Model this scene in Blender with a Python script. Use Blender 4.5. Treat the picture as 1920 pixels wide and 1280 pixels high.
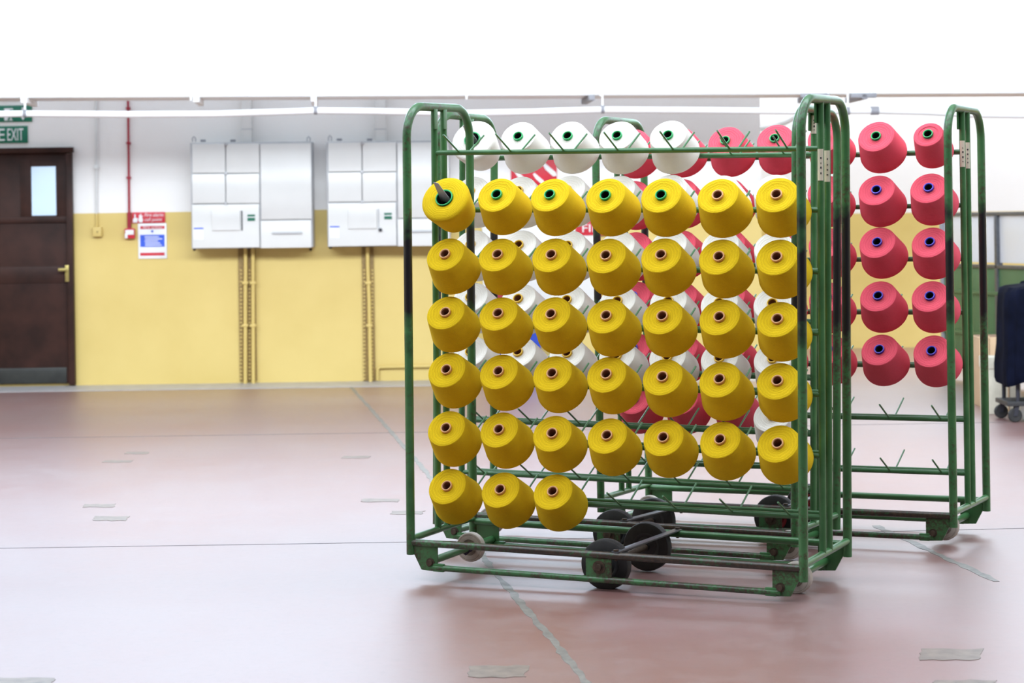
import bpy, bmesh, math, random
from mathutils import Vector, Matrix, Euler
random.seed(7)
R = math.radians
for o in list(bpy.data.objects):
    bpy.data.objects.remove(o)
scene = bpy.context.scene
C = scene.collection

# ------------------------------------------------------------------ camera
F_PX, YH, ROLL, CAM_H = 4290.0, 411.0, 0.0149, 1.323      # lens in pixels of a 1920 wide frame
cam_d = bpy.data.cameras.new('camera')
cam_d.sensor_width = 36.0
cam_d.lens = F_PX / 1920 * 36.0
cam_d.shift_y = -(640 - YH) / 1920
cam_d.clip_end = 200
cam_d.dof.use_dof = True
cam_d.dof.focus_distance = 8.5
cam_d.dof.aperture_fstop = 5.0
cam = bpy.data.objects.new('camera', cam_d)
C.objects.link(cam)
cam.matrix_world = Matrix(((math.cos(ROLL), math.sin(ROLL), 0, 0),
                           (0, 0, -1, 0),
                           (-math.sin(ROLL), math.cos(ROLL), 0, CAM_H),
                           (0, 0, 0, 1)))
scene.camera = cam

# ------------------------------------------------------------------ light
world = bpy.data.worlds.new('world')
scene.world = world
world.use_nodes = True
wbg = world.node_tree.nodes['Background']
wbg.inputs[0].default_value = (0.90, 0.94, 1.0, 1)
wbg.inputs[1].default_value = 0.03
scene.view_settings.view_transform = 'Standard'
scene.view_settings.look = 'None'
scene.view_settings.gamma = 1
scene.view_settings.use_curve_mapping = False
scene.view_settings.exposure = -1.28

def area(name, loc, rx, sx, sy, power, col=(0.93, 0.96, 1.0), rz=0.0):
    d = bpy.data.lights.new(name, 'AREA')
    d.shape = 'RECTANGLE'; d.size = sx; d.size_y = sy; d.energy = power; d.color = col
    o = bpy.data.objects.new(name, d); C.objects.link(o)
    o.location = loc; o.rotation_euler = (rx, 0, rz)
    return o
CEIL = 5.6
SKY = (0.62, 0.81, 1.0)
COOL = (0.80, 0.91, 1.0)
# flat rooflights over the hall and inclined north lights facing the far wall
for yy, pw in ((5.2, 1250), (8.6, 1700)):
    area('rooflight', (-0.5, yy, CEIL - 0.12), 0.0, 15, 1.5, pw, COOL)
area('north_light', (-0.5, 10.2, 4.45), R(68), 15, 1.3, 2350, COOL)
# clerestory glazing high in the far wall, above the duct
area('clerestory_light', (-3.6, 18.84, 4.65), R(-90), 10.5, 1.5, 900, SKY)
area('clerestory_light', (6.0, 22.5, 4.65), R(-90), 6.5, 1.5, 430, SKY)
area('rooflight', (6.2, 20.2, CEIL - 0.12), 0.0, 6, 2.4, 900, COOL)

# ------------------------------------------------------------------ pixel helpers (real positions at real depths)
cr, sr = math.cos(ROLL), math.sin(ROLL)
def at(x, y, d):
    dx, dy = x - 960, y - YH
    a = dx * cr - dy * sr
    b = dx * sr + dy * cr
    return Vector((a * d / F_PX, d, CAM_H - b * d / F_PX))
def fl(x, y, z=0.0):
    dx, dy = x - 960, y - YH
    b = dx * sr + dy * cr
    return at(x, y, (CAM_H - z) * F_PX / b)

# ------------------------------------------------------------------ materials
def nt(name):
    m = bpy.data.materials.new(name); m.use_nodes = True
    t = m.node_tree; b = t.nodes['Principled BSDF']
    return m, t, b
def N(t, kind, **kw):
    n = t.nodes.new(kind)
    for k, v in kw.items():
        if k.startswith('i_'):
            key = k[2:]
            n.inputs[int(key) if key.isdigit() else key].default_value = v
        else:
            setattr(n, k, v)
    return n
def ramp(t, src, p0, p1, c0=(0, 0, 0, 1), c1=(1, 1, 1, 1)):
    r = t.nodes.new('ShaderNodeValToRGB')
    r.color_ramp.elements[0].position = p0; r.color_ramp.elements[0].color = c0
    r.color_ramp.elements[1].position = p1; r.color_ramp.elements[1].color = c1
    t.links.new(src, r.inputs[0])
    return r.outputs[0]
def mix(t, fac, a, b, blend='MIX'):
    m = t.nodes.new('ShaderNodeMix'); m.data_type = 'RGBA'; m.blend_type = blend
    for sock, v in ((m.inputs[0], fac), (m.inputs[6], a), (m.inputs[7], b)):
        if hasattr(v, 'is_linked'): t.links.new(v, sock)
        else: sock.default_value = v if not isinstance(v, tuple) or len(v) == 4 else (*v, 1)
    return m.outputs[2]
def math_n(t, op, a, b=None):
    m = t.nodes.new('ShaderNodeMath'); m.operation = op
    for i, v in enumerate((a, b)):
        if v is None: continue
        if hasattr(v, 'is_linked'): t.links.new(v, m.inputs[i])
        else: m.inputs[i].default_value = v
    return m.outputs[0]
def noise(t, coord, scale, detail=4, rough=0.55):
    n = N(t, 'ShaderNodeTexNoise', i_Scale=scale, i_Detail=detail, i_Roughness=rough)
    t.links.new(coord, n.inputs['Vector'])
    return n.outputs[0]
def coords(t, kind='Object'):
    return t.nodes.new('ShaderNodeTexCoord').outputs[kind]
def bump(t, b, h, strength, dist):
    n = N(t, 'ShaderNodeBump', i_Strength=strength, i_Distance=dist)
    t.links.new(h, n.inputs['Height']); t.links.new(n.outputs[0], b.inputs['Normal'])

def plain(name, col, rough=0.5, metal=0.0, var=0.06, scale=6.0, emit=0.0):
    m, t, b = nt(name)
    co = coords(t)
    f = ramp(t, noise(t, co, scale), 0.35, 0.65)
    dark = tuple(c * (1 - var * 2) for c in col)
    t.links.new(mix(t, f, dark, col), b.inputs['Base Color'])
    b.inputs['Roughness'].default_value = rough
    b.inputs['Metallic'].default_value = metal
    if emit:
        b.inputs['Emission Color'].default_value = (*col, 1)
        b.inputs['Emission Strength'].default_value = emit
    return m

def yarn(name, col, dark):
    m, t, b = nt(name)
    co = coords(t)
    sep = t.nodes.new('ShaderNodeSeparateXYZ'); t.links.new(co, sep.inputs[0])
    r2 = math_n(t, 'ADD', math_n(t, 'MULTIPLY', sep.outputs[0], sep.outputs[0]), math_n(t, 'MULTIPLY', sep.outputs[1], sep.outputs[1]))
    rad = math_n(t, 'SQRT', r2)
    nz = noise(t, co, 26.0, 3)
    ph = math_n(t, 'ADD', math_n(t, 'SUBTRACT', rad, math_n(t, 'MULTIPLY', sep.outputs[2], 1.6)), math_n(t, 'MULTIPLY', nz, 0.016))
    w1 = math_n(t, 'SINE', math_n(t, 'MULTIPLY', ph, 820.0))
    w2 = math_n(t, 'SINE', math_n(t, 'MULTIPLY', ph, 1730.0))
    w = math_n(t, 'ADD', math_n(t, 'MULTIPLY', w1, 0.6), math_n(t, 'MULTIPLY', w2, 0.4))
    fine = noise(t, co, 420.0, 2)
    h = math_n(t, 'ADD', math_n(t, 'MULTIPLY', w, 0.45), math_n(t, 'MULTIPLY', fine, 1.3))
    bump(t, b, h, 0.55, 0.0026)
    f = ramp(t, h, 0.15, 1.0)
    f2 = math_n(t, 'ADD', math_n(t, 'MULTIPLY', f, 0.6), 0.4)
    t.links.new(mix(t, f2, dark, col), b.inputs['Base Color'])
    b.inputs['Roughness'].default_value = 0.95
    b.inputs['Specular IOR Level'].default_value = 0.08
    b.inputs['Sheen Weight'].default_value = 0.25
    b.inputs['Sheen Roughness'].default_value = 0.5
    b.inputs['Sheen Tint'].default_value = (*[min(1, c * 1.2 + .1) for c in col], 1)
    return m

def paint(name, rust=0.30, band=False):
    """green gloss paint with rust chips and dark hand grime"""
    m, t, b = nt(name)
    co = coords(t)
    n1 = noise(t, co, 9.0, 5)
    base = mix(t, ramp(t, n1, 0.3, 0.7), (0.034, 0.120, 0.042), (0.062, 0.190, 0.070))
    n2 = noise(t, co, 70.0, 6, 0.7)
    big = noise(t, co, 5.0, 3)
    chip = ramp(t, math_n(t, 'ADD', math_n(t, 'MULTIPLY', n2, 0.7), math_n(t, 'MULTIPLY', big, 0.5)), 0.77 - rust * 0.36, 0.90 - rust * 0.36)
    c1 = mix(t, chip, base, mix(t, ramp(t, n2, .4, .75), (0.026, 0.019, 0.016), (0.085, 0.056, 0.038)))
    if band:
        sep = t.nodes.new('ShaderNodeSeparateXYZ'); t.links.new(co, sep.inputs[0])
        dz = math_n(t, 'ABSOLUTE', math_n(t, 'SUBTRACT', sep.outputs[2], 1.10))
        k = math_n(t, 'ADD', dz, math_n(t, 'MULTIPLY', math_n(t, 'SUBTRACT', noise(t, co, 7.0, 4), 0.5), 0.55))
        c1 = mix(t, ramp(t, k, 0.16, 0.27, (1, 1, 1, 1), (0, 0, 0, 1)), c1, (0.012, 0.013, 0.016))
    t.links.new(c1, b.inputs['Base Color'])
    b.inputs['Roughness'].default_value = 0.30
    bump(t, b, chip, 0.25, 0.001)
    return m

M = {}
M['paint'] = paint('green_paint', 0.12)
M['paint_band'] = paint('green_paint_grimy', 0.40, True)
M['paint_rust'] = paint('green_paint_rusty', 0.60)
M['paint_rail'] = paint('green_paint_worn_to_rust', 0.86)
M['yellow'] = yarn('yarn_yellow', (0.84, 0.575, 0.016), (0.56, 0.345, 0.010))
M['white'] = yarn('yarn_white', (0.92, 0.88, 0.82), (0.80, 0.755, 0.69))
M['pink'] = yarn('yarn_pink', (0.88, 0.125, 0.175), (0.66, 0.06, 0.105))
M['core_peach'] = plain('core_peach', (0.78, 0.42, 0.20), 0.6)
M['core_green'] = plain('core_green', (0.01, 0.42, 0.12), 0.4)
M['core_blue'] = plain('core_blue', (0.06, 0.05, 0.62), 0.4)
M['core_gold'] = plain('core_gold', (0.80, 0.48, 0.02), 0.5)
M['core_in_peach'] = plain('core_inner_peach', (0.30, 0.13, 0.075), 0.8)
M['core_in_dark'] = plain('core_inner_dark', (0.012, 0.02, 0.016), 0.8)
M['rubber'] = plain('black_rubber', (0.022, 0.021, 0.022), 0.62, var=.2, scale=30)
M['wheel_hub'] = plain('dark_hub', (0.03, 0.03, 0.032), 0.5)
M['hub_red'] = plain('red_hub', (0.25, 0.015, 0.02), 0.5)
M['wheel_tan'] = plain('worn_cream_wheel', (0.36, 0.30, 0.235), 0.5, var=.3, scale=22)
M['wheel_rim'] = plain('cream_wheel_tread', (0.55, 0.50, 0.44), 0.5, var=.12, scale=25)
M['bolt'] = plain('rusty_bolt', (0.10, 0.07, 0.05), 0.5, 0.4, var=.25, scale=60)
M['steel'] = plain('bare_steel', (0.10, 0.105, 0.12), 0.35, 0.3, var=.12, scale=30)
M['tape'] = plain('masking_tape', (0.72, 0.66, 0.52), 0.7)
M['ink'] = plain('black_ink', (0.02, 0.02, 0.03), 0.6)
M['lint'] = plain('lint', (0.05, 0.035, 0.07), 1.0, var=.3, scale=80)
M['film'] = plain('grey_plastic', (0.45, 0.46, 0.50), 0.25)
M['duct'] = plain('white_duct_paint', (0.90, 0.90, 0.90), 0.5, var=.01)
M['white_metal'] = plain('white_enamel', (0.73, 0.715, 0.69), 0.35, var=.015, scale=3)
M['gap'] = plain('cabinet_carcass', (0.52, 0.52, 0.53), 0.5)
M['grey_metal'] = plain('grey_bracket', (0.30, 0.30, 0.33), 0.5)
M['door'] = plain('dark_brown_door', (0.042, 0.015, 0.010), 0.48, var=.25, scale=5)
M['kick'] = plain('kick_plate', (0.022, 0.022, 0.018), 0.4, var=.25, scale=9)
M['brass'] = plain('brass', (0.45, 0.36, 0.12), 0.35, 0.7)
M['pane'] = plain('door_pane', (0.56, 0.70, 0.84), 0.3, var=.05, scale=2, emit=0.72)
M['sign_green'] = plain('sign_green', (0.004, 0.155, 0.085), 0.4)
M['sign_white'] = plain('sign_white', (0.85, 0.85, 0.85), 0.4)
M['sign_red'] = plain('sign_red', (0.60, 0.015, 0.035), 0.4)
M['sign_blue'] = plain('sign_blue', (0.03, 0.10, 0.66), 0.4)
M['red_pipe'] = plain('red_conduit', (0.36, 0.01, 0.03), 0.4)
M['dado'] = plain('dado_yellow', (0.68, 0.50, 0.157), 0.5, var=.03, scale=1.5)
M['dado_dark'] = plain('dado_yellow_tray', (0.36, 0.23, 0.07), 0.6, var=.2, scale=60)
M['conduit_white'] = plain('conduit_white', (0.72, 0.71, 0.69), 0.5)
M['card'] = plain('cardboard', (0.56, 0.39, 0.24), 0.8, var=.05)
M['card_dark'] = plain('cardboard_inside', (0.26, 0.15, 0.08), 0.8)
M['sack'] = plain('cream_sack', (0.72, 0.68, 0.56), 0.8, var=.08, scale=12)
M['navy'] = plain('navy_cloth', (0.0035, 0.0050, 0.0155), 0.9, var=.25, scale=8)
M['green_panel'] = plain('green_partition_panel', (0.066, 0.150, 0.066), 0.45, var=.08, scale=3)
M['blue_bin'] = plain('blue_plastic', (0.02, 0.06, 0.45), 0.4)
M['kerb'] = plain('pale_concrete', (0.42, 0.40, 0.41), 0.6, var=.1, scale=9)
M['mortar'] = plain('grey_mortar', (0.19, 0.178, 0.160), 0.8, var=.25, scale=25)
M['patch'] = plain('mortar_patch', (0.20, 0.150, 0.120), 0.75, var=.22, scale=22)
M['joint'] = plain('dark_joint', (0.10, 0.085, 0.09), 0.8)
M['ceiling'] = plain('ceiling_white', (0.62, 0.62, 0.62), 0.7, var=.01)

def glass():
    m, t, b = nt('frosted_pane')
    b.inputs['Base Color'].default_value = (0.86, 0.88, 0.93, 1)
    b.inputs['Roughness'].default_value = 0.25
    b.inputs['Transmission Weight'].default_value = 0.35
    return m
M['frost'] = glass()
for k_, v_ in (('navy', .08), ('door', .22)):
    M[k_].node_tree.nodes['Principled BSDF'].inputs['Specular IOR Level'].default_value = v_

def wall_mat(name, ztop):
    m, t, b = nt(name)
    co = coords(t)
    sep = t.nodes.new('ShaderNodeSeparateXYZ'); t.links.new(co, sep.inputs[0])
    f = math_n(t, 'GREATER_THAN', sep.outputs[2], ztop)
    n = ramp(t, noise(t, co, 1.3, 4), 0.35, 0.65)
    yel = mix(t, n, (0.645, 0.475, 0.146), (0.70, 0.525, 0.176))
    whi = mix(t, n, (0.83, 0.795, 0.765), (0.86, 0.825, 0.795))
    t.links.new(mix(t, f, yel, whi), b.inputs['Base Color'])
    b.inputs['Roughness'].default_value = 0.5
    bump(t, b, noise(t, co, 30.0, 3), 0.06, 0.01)
    return m
M['wall'] = wall_mat('painted_wall_two_tone', 1.425)
M['wall2'] = wall_mat('painted_wall_two_tone_recess', 1.33)

def floor_mat():
    m, t, b = nt('red_oxide_floor_paint')
    co = coords(t)
    mp = N(t, 'ShaderNodeMapping'); mp.inputs['Scale'].default_value = (1, 0.8, 1)
    t.links.new(co, mp.inputs[0]); v = mp.outputs[0]
    n1 = noise(t, v, 0.9, 6, 0.6)
    n2 = noise(t, v, 7.0, 6, 0.65)
    c = mix(t, ramp(t, n1, 0.35, 0.68), (0.190, 0.068, 0.058), (0.205, 0.108, 0.104))
    c = mix(t, math_n(t, 'MULTIPLY', ramp(t, n2, 0.45, 0.72), 0.55), c, (0.235, 0.155, 0.155))
    n3 = noise(t, v, 34.0, 5, 0.7)
    c = mix(t, math_n(t, 'MULTIPLY', ramp(t, n3, 0.50, 0.70), 0.30), c, (0.10, 0.045, 0.04))
    t.links.new(c, b.inputs['Base Color'])
    rr = math_n(t, 'ADD', math_n(t, 'MULTIPLY', n2, 0.16), 0.36)
    t.links.new(rr, b.inputs['Roughness'])
    b.inputs['Specular IOR Level'].default_value = 0.6
    b.inputs['Coat Weight'].default_value = 1.0
    b.inputs['Coat IOR'].default_value = 1.75
    b.inputs['Coat Roughness'].default_value = 0.44
    bump(t, b, noise(t, v, 60.0, 3), 0.03, 0.004)
    return m
M['floor'] = floor_mat()

for k_ in ('patch', 'mortar', 'joint', 'kerb'):      # the same floor sealer over the repairs
    b_ = M[k_].node_tree.nodes['Principled BSDF']
    b_.inputs['Coat Weight'].default_value = 0.85
    b_.inputs['Coat IOR'].default_value = 1.7
    b_.inputs['Coat Roughness'].default_value = 0.46

# ------------------------------------------------------------------ mesh helpers
class MB:
    def __init__(self): self.bm = bmesh.new()
    def box(self, cx, cy, cz, sx, sy, sz, bevel=0.0, mtx=None):
        r = bmesh.ops.create_cube(self.bm, size=1.0)
        vs = r['verts']
        bmesh.ops.scale(self.bm, vec=(sx, sy, sz), verts=vs)
        if bevel > 0:
            es = list({e for v in vs for e in v.link_edges})
            rr = bmesh.ops.bevel(self.bm, geom=es, offset=bevel, segments=2, affect='EDGES', profile=0.6)
            vs = list({v for f in rr['faces'] for v in f.verts} | {v for v in vs if v.is_valid})
        mt = Matrix.Translation((cx, cy, cz))
        if mtx is not None: mt = mtx @ mt if False else Matrix.Translation((cx, cy, cz)) @ mtx
        bmesh.ops.transform(self.bm, matrix=mt, verts=[v for v in vs if v.is_valid])
        return self
    def tube(self, pts, r, seg=12, cap=True, r2=None):
        pts = [Vector(p) for p in pts]
        rings = []
        n = len(pts)
        prev = None
        for i, p in enumerate(pts):
            if i == 0: d = pts[1] - pts[0]
            elif i == n - 1: d = pts[-1] - pts[-2]
            else: d = (pts[i + 1] - p).normalized() + (p - pts[i - 1]).normalized()
            d.normalize()
            if prev is None:
                a = Vector((0, 0, 1)) if abs(d.z) < 0.9 else Vector((1, 0, 0))
                x = d.cross(a).normalized()
            else:
                x = (prev - d * prev.dot(d)).normalized()
            prev = x
            y = d.cross(x)
            rad = r if r2 is None else r + (r2 - r) * i / (n - 1)
            rings.append([self.bm.verts.new(p + (x * math.cos(2 * math.pi * k / seg) + y * math.sin(2 * math.pi * k / seg)) * rad) for k in range(seg)])
        for a, b in zip(rings, rings[1:]):
            for k in range(seg):
                self.bm.faces.new((a[k], a[(k + 1) % seg], b[(k + 1) % seg], b[k]))
        if cap:
            self.bm.faces.new(list(reversed(rings[0]))); self.bm.faces.new(rings[-1])
        return self
    def lathe(self, prof, seg=32, mtx=None, closed=False):
        """profile of (r, z) about z"""
        rings = []
        new = []
        for r, z in prof:
            if r < 1e-6:
                v = self.bm.verts.new((0, 0, z)); rings.append([v]); new.append(v)
            else:
                ring = [self.bm.verts.new((r * math.cos(2 * math.pi * k / seg), r * math.sin(2 * math.pi * k / seg), z)) for k in range(seg)]
                rings.append(ring); new += ring
        prs = list(zip(rings, rings[1:])) + ([(rings[-1], rings[0])] if closed else [])
        for a, b in prs:
            for k in range(seg):
                k2 = (k + 1) % seg
                if len(a) == 1 and len(b) == 1: continue
                if len(a) == 1: self.bm.faces.new((a[0], b[k2], b[k]))
                elif len(b) == 1: self.bm.faces.new((a[k], a[k2], b[0]))
                else: self.bm.faces.new((a[k], a[k2], b[k2], b[k]))
        if mtx is not None: bmesh.ops.transform(self.bm, matrix=mtx, verts=new)
        return self
    def prism(self, poly, depth, mtx=None):
        """2D polygon (x, z) extruded along y by depth centred on 0"""
        a = [self.bm.verts.new((x, -depth / 2, z)) for x, z in poly]
        b = [self.bm.verts.new((x, depth / 2, z)) for x, z in poly]
        n = len(poly)
        self.bm.faces.new(a); self.bm.faces.new(list(reversed(b)))
        for k in range(n):
            self.bm.faces.new((a[(k + 1) % n], a[k], b[k], b[(k + 1) % n]))
        if mtx is not None: bmesh.ops.transform(self.bm, matrix=mtx, verts=a + b)
        return self
    def mesh(self, name, mat, smooth=True, mats=None):
        bmesh.ops.recalc_face_normals(self.bm, faces=self.bm.faces)
        me = bpy.data.meshes.new(name)
        self.bm.to_mesh(me); self.bm.free()
        for m in ([mat] if mats is None else mats): me.materials.append(M[m])
        if smooth:
            for p in me.polygons: p.use_smooth = True
            me.set_sharp_from_angle(angle=R(38))
        return me
    def build(self, name, mat, parent=None, smooth=True):
        return link(name, self.mesh(name, mat, smooth), parent)
def link(name, me, parent=None):
    o = bpy.data.objects.new(name, me)
    C.objects.link(o)
    if parent: o.parent = parent
    return o
def tag(o, label, cat, group=None, kind=None):
    o['label'] = label; o['category'] = cat
    if group: o['group'] = group
    if kind: o['kind'] = kind
    return o
def empty(name, loc=(0, 0, 0), rot=(0, 0, 0)):
    o = bpy.data.objects.new(name, None); C.objects.link(o)
    o.empty_display_size = 0.1
    o.location = loc; o.rotation_euler = rot
    return o
def wbox(name, mat, p0, p1, parent=None, bevel=0.0):
    """box between two world corners"""
    a = Vector(p0); b = Vector(p1); c = (a + b) / 2
    return MB().box(c.x, c.y, c.z, abs(b.x - a.x), abs(b.y - a.y), abs(b.z - a.z), bevel).build(name, mat, parent)
def panel_px(name, mat, x0, y0, x1, y1, d, th, parent=None, bevel=0.0):
    """upright box whose front face spans these pixels at depth d"""
    xm, ym = (x0 + x1) / 2, (y0 + y1) / 2
    l = at(x0, ym, d).x; r = at(x1, ym, d).x
    t = at(xm, y0, d).z; b = at(xm, y1, d).z
    return wbox(name, mat, (l, d, b), (r, d + th, t), parent, bevel)
def text(name, s, mat, size, loc, parent=None, sx=1.0, shear=0.0, align='LEFT', th=0.001):
    cu = bpy.data.curves.new(name, 'FONT'); cu.body = s; cu.size = size; cu.extrude = th
    cu.shear = shear; cu.align_x = align; cu.resolution_u = 3
    tmp = bpy.data.objects.new('tmp', cu); C.objects.link(tmp)
    dg = bpy.context.evaluated_depsgraph_get()
    me = bpy.data.meshes.new_from_object(tmp.evaluated_get(dg))
    bpy.data.objects.remove(tmp); bpy.data.curves.remove(cu)
    me.transform(Matrix.Translation(loc) @ Matrix.Rotation(R(90), 4, 'X') @ Matrix.Diagonal((sx, 1, 1, 1)))
    me.materials.clear(); me.materials.append(M[mat])
    return link(name, me, parent)

# ------------------------------------------------------------------ setting
WD = 18.92          # depth of the yellow and white wall
WD2 = 22.6          # depth of the recessed wall on the right
XC = at(1426, 300, WD).x
floor = tag(wbox('floor', 'floor', (-10, -6, -0.2), (10, 26, 0)), 'worn glossy red painted concrete factory floor', 'floor', kind='structure')
tag(wbox('wall_back', 'wall', (-10, WD, 0), (XC, WD + 0.25, CEIL)), 'wall painted white above a yellow dado behind the cabinets', 'wall', kind='structure')
tag(wbox('wall_return', 'wall2', (XC - 0.25, WD + 0.25, 0), (XC, WD2, CEIL)), 'short wall leading back into the bright recess', 'wall', kind='structure')
tag(wbox('wall_recess', 'wall2', (XC, WD2, 0), (10, WD2 + 0.25, CEIL)), 'bright recessed wall with pale yellow dado behind the pink cones', 'wall', kind='structure')
tag(wbox('wall_left', 'wall', (-10.2, -6, 0), (-10, WD, CEIL)), 'long white wall at the left of the hall', 'wall', kind='structure')
tag(wbox('wall_right', 'wall2', (10, -6, 0), (10.2, WD2, CEIL)), 'long white wall at the right of the hall', 'wall', kind='structure')
tag(wbox('ceiling', 'ceiling', (-10, -6, CEIL), (10, WD2, CEIL + 0.2)), 'white factory ceiling above the hall', 'ceiling', kind='structure')
tag(wbox('trim_1', 'kerb', (-10, WD - 0.62, 0), (XC, WD, 0.004)), 'pale concrete strip along the foot of the yellow wall', 'trim', kind='structure')

def strip(name, mat, pts, w, jag=0.0, z=0.0012, step=0.10):
    """flat floor strip along points, ragged edges, thin body"""
    pts = [Vector((p.x, p.y, 0)) for p in pts]
    dense = []
    for a, b in zip(pts, pts[1:]):
        k = max(1, int((b - a).length / step))
        dense += [a.lerp(b, i / k) for i in range(k)]
    dense.append(pts[-1])
    bm = bmesh.new(); rows = []
    for i, p in enumerate(dense):
        d = (dense[min(i + 1, len(dense) - 1)] - dense[max(i - 1, 0)]).normalized()
        n = Vector((-d.y, d.x, 0))
        a = w / 2 * (1 + random.uniform(-jag, jag)); b = w / 2 * (1 + random.uniform(-jag, jag))
        rows.append((bm.verts.new(p + n * a + Vector((0, 0, z))), bm.verts.new(p - n * b + Vector((0, 0, z)))))
    for r0, r1 in zip(rows, rows[1:]):
        bm.faces.new((r0[0], r0[1], r1[1], r1[0]))
    g = bmesh.ops.extrude_face_region(bm, geom=list(bm.faces))
    bmesh.ops.translate(bm, vec=(0, 0, -z - 0.003), verts=[v for v in g['geom'] if isinstance(v, bmesh.types.BMVert)])
    m = MB(); m.bm.free(); m.bm = bm
    return m.build(name, mat, floor, smooth=False)
strip('expansion_joint', 'joint', [fl(-1500, 1050.4), fl(770, 1016), fl(1500, 1000), fl(2700, 972)], 0.008, 0.2, step=.3)
strip('expansion_joint', 'joint', [fl(-1500, 844.2), fl(1000, 807), fl(2300, 784)], 0.015, 0.2, step=.3)
strip('mortar_joint', 'mortar', [fl(655, 722), fl(700, 772), fl(780, 862)], 0.028, 0.3)
strip('mortar_joint', 'mortar', [fl(780, 862), fl(815, 905), fl(925, 1070), fl(985, 1140), fl(1040, 1205), fl(1115, 1300)], 0.026, 0.5, step=.05)
strip('mortar_joint', 'mortar', [fl(1640, 985), fl(1700, 1012), fl(1752, 1036), fl(1800, 1058), fl(1868, 1090)], 0.032, 0.5, step=.06)
def patch(x0, x1, y, hy, mat='patch'):
    """mortar patch: pixel span, centre row, half height"""
    a = fl(x0, y + hy); b = fl(x1, y + hy); c = fl(x1 + 6, y - hy); d = fl(x0 + 4, y - hy)
    pts = []
    for p, q in ((a, b), (b, c), (c, d), (d, a)):
        for i in range(5):
            v = p.lerp(q, i / 5)
            pts.append((v.x + random.uniform(-.006, .006), v.y + random.uniform(-.012, .012)))
    bm = bmesh.new()
    f = bm.faces.new([bm.verts.new((x, y_, 0.0015)) for x, y_ in pts])
    g = bmesh.ops.extrude_face_region(bm, geom=[f])
    bmesh.ops.translate(bm, vec=(0, 0, -0.005), verts=[v for v in g['geom'] if isinstance(v, bmesh.types.BMVert)])
    m = MB(); m.bm.free(); m.bm = bm
    return m.build('floor_patch', mat, floor, smooth=False)
for a in ((192, 243, 865, 2), (233, 276, 849, 2), (155, 212, 948, 3), (174, 236, 972, 4), (677, 745, 938, 3), (731, 790, 961, 3),
          (640, 690, 857, 2), (878, 984, 1259, 11), (1725, 1838, 1227, 10), (1750, 1860, 1279, 4), (-20, 98, 1276, 6)):
    patch(*a)

def clerestory(name, x0, x1, y, label):
    e = tag(empty(name, ((x0 + x1) / 2, y, 3.6)), label, 'window', kind='structure')
    n = max(2, int((x1 - x0) / 1.3))
    for k in range(n + 1):
        reparent(wbox('mullion', 'white_metal', (x0 + (x1 - x0) * k / n - .025, y - .05, 3.85), (x0 + (x1 - x0) * k / n + .025, y, 5.45)), e)
    for zz in (3.85, 5.4):
        reparent(wbox('rail', 'white_metal', (x0, y - .05, zz), (x1, y, zz + .05)), e)
    for k in range(n):
        reparent(wbox('pane', 'frost', (x0 + (x1 - x0) * k / n + .03, y - .02, 3.91), (x0 + (x1 - x0) * (k + 1) / n - .03, y - .012, 5.39)), e)
def reparent(o, p):
    o.parent = p; o.matrix_parent_inverse = Matrix.Translation(-Vector(p.location)); return o
clerestory('window_1', -8.85, 1.65, WD, 'high clerestory window in the far wall above the duct')
clerestory('window_2', 2.75, 9.25, WD2, 'high clerestory window in the recessed wall')

# door
DX0, DX1 = at(-62, 500, WD).x, at(135, 500, WD).x
DT = at(70, 278, WD).z
door = tag(empty('door_1', ((DX0 + DX1) / 2, WD, 0)), 'dark brown door with small light window under the exit signs', 'door', kind='structure')
def dpart(name, mat, x0, y0, x1, y1, dd, th, bevel=0.003, par=None):
    o = panel_px(name, mat, x0, y0, x1, y1, WD - dd, th, None, bevel)
    p = par or door
    o.parent = p
    o.matrix_parent_inverse = Matrix.Translation(-Vector(door.location))
    return o
def reparent(o, p):
    o.parent = p; o.matrix_parent_inverse = Matrix.Translation(-Vector(p.location)); return o
leaf = dpart('leaf', 'door', -60, 284, 128, 720, 0.035, 0.033)
dpart('frame_head', 'door', -66, 277, 136, 287, 0.07, 0.065)
dpart('frame_jamb', 'door', 126, 287, 137, 722, 0.07, 0.065)
dpart('frame_jamb', 'door', -70, 287, -58, 722, 0.07, 0.065)
dpart('rail', 'door', -60, 407, 126, 418, 0.055, 0.02)
dpart('rail', 'door', -60, 500, 126, 531, 0.042, 0.02)
dpart('kick_plate', 'kick', -58, 690, 125, 719, 0.043, 0.008)
dpart('stile', 'door', 38, 300, 58, 407, 0.045, 0.012)
dpart('stile', 'door', 106, 300, 126, 407, 0.045, 0.012)
pane = dpart('window_pane', 'pane', 59, 312, 105, 404, 0.040, 0.006)
hp = dpart('handle_plate', 'brass', 122, 497, 129, 528, 0.075, 0.012)
hl = dpart('lever', 'brass', 109, 503, 124, 508, 0.115, 0.014)

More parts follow.
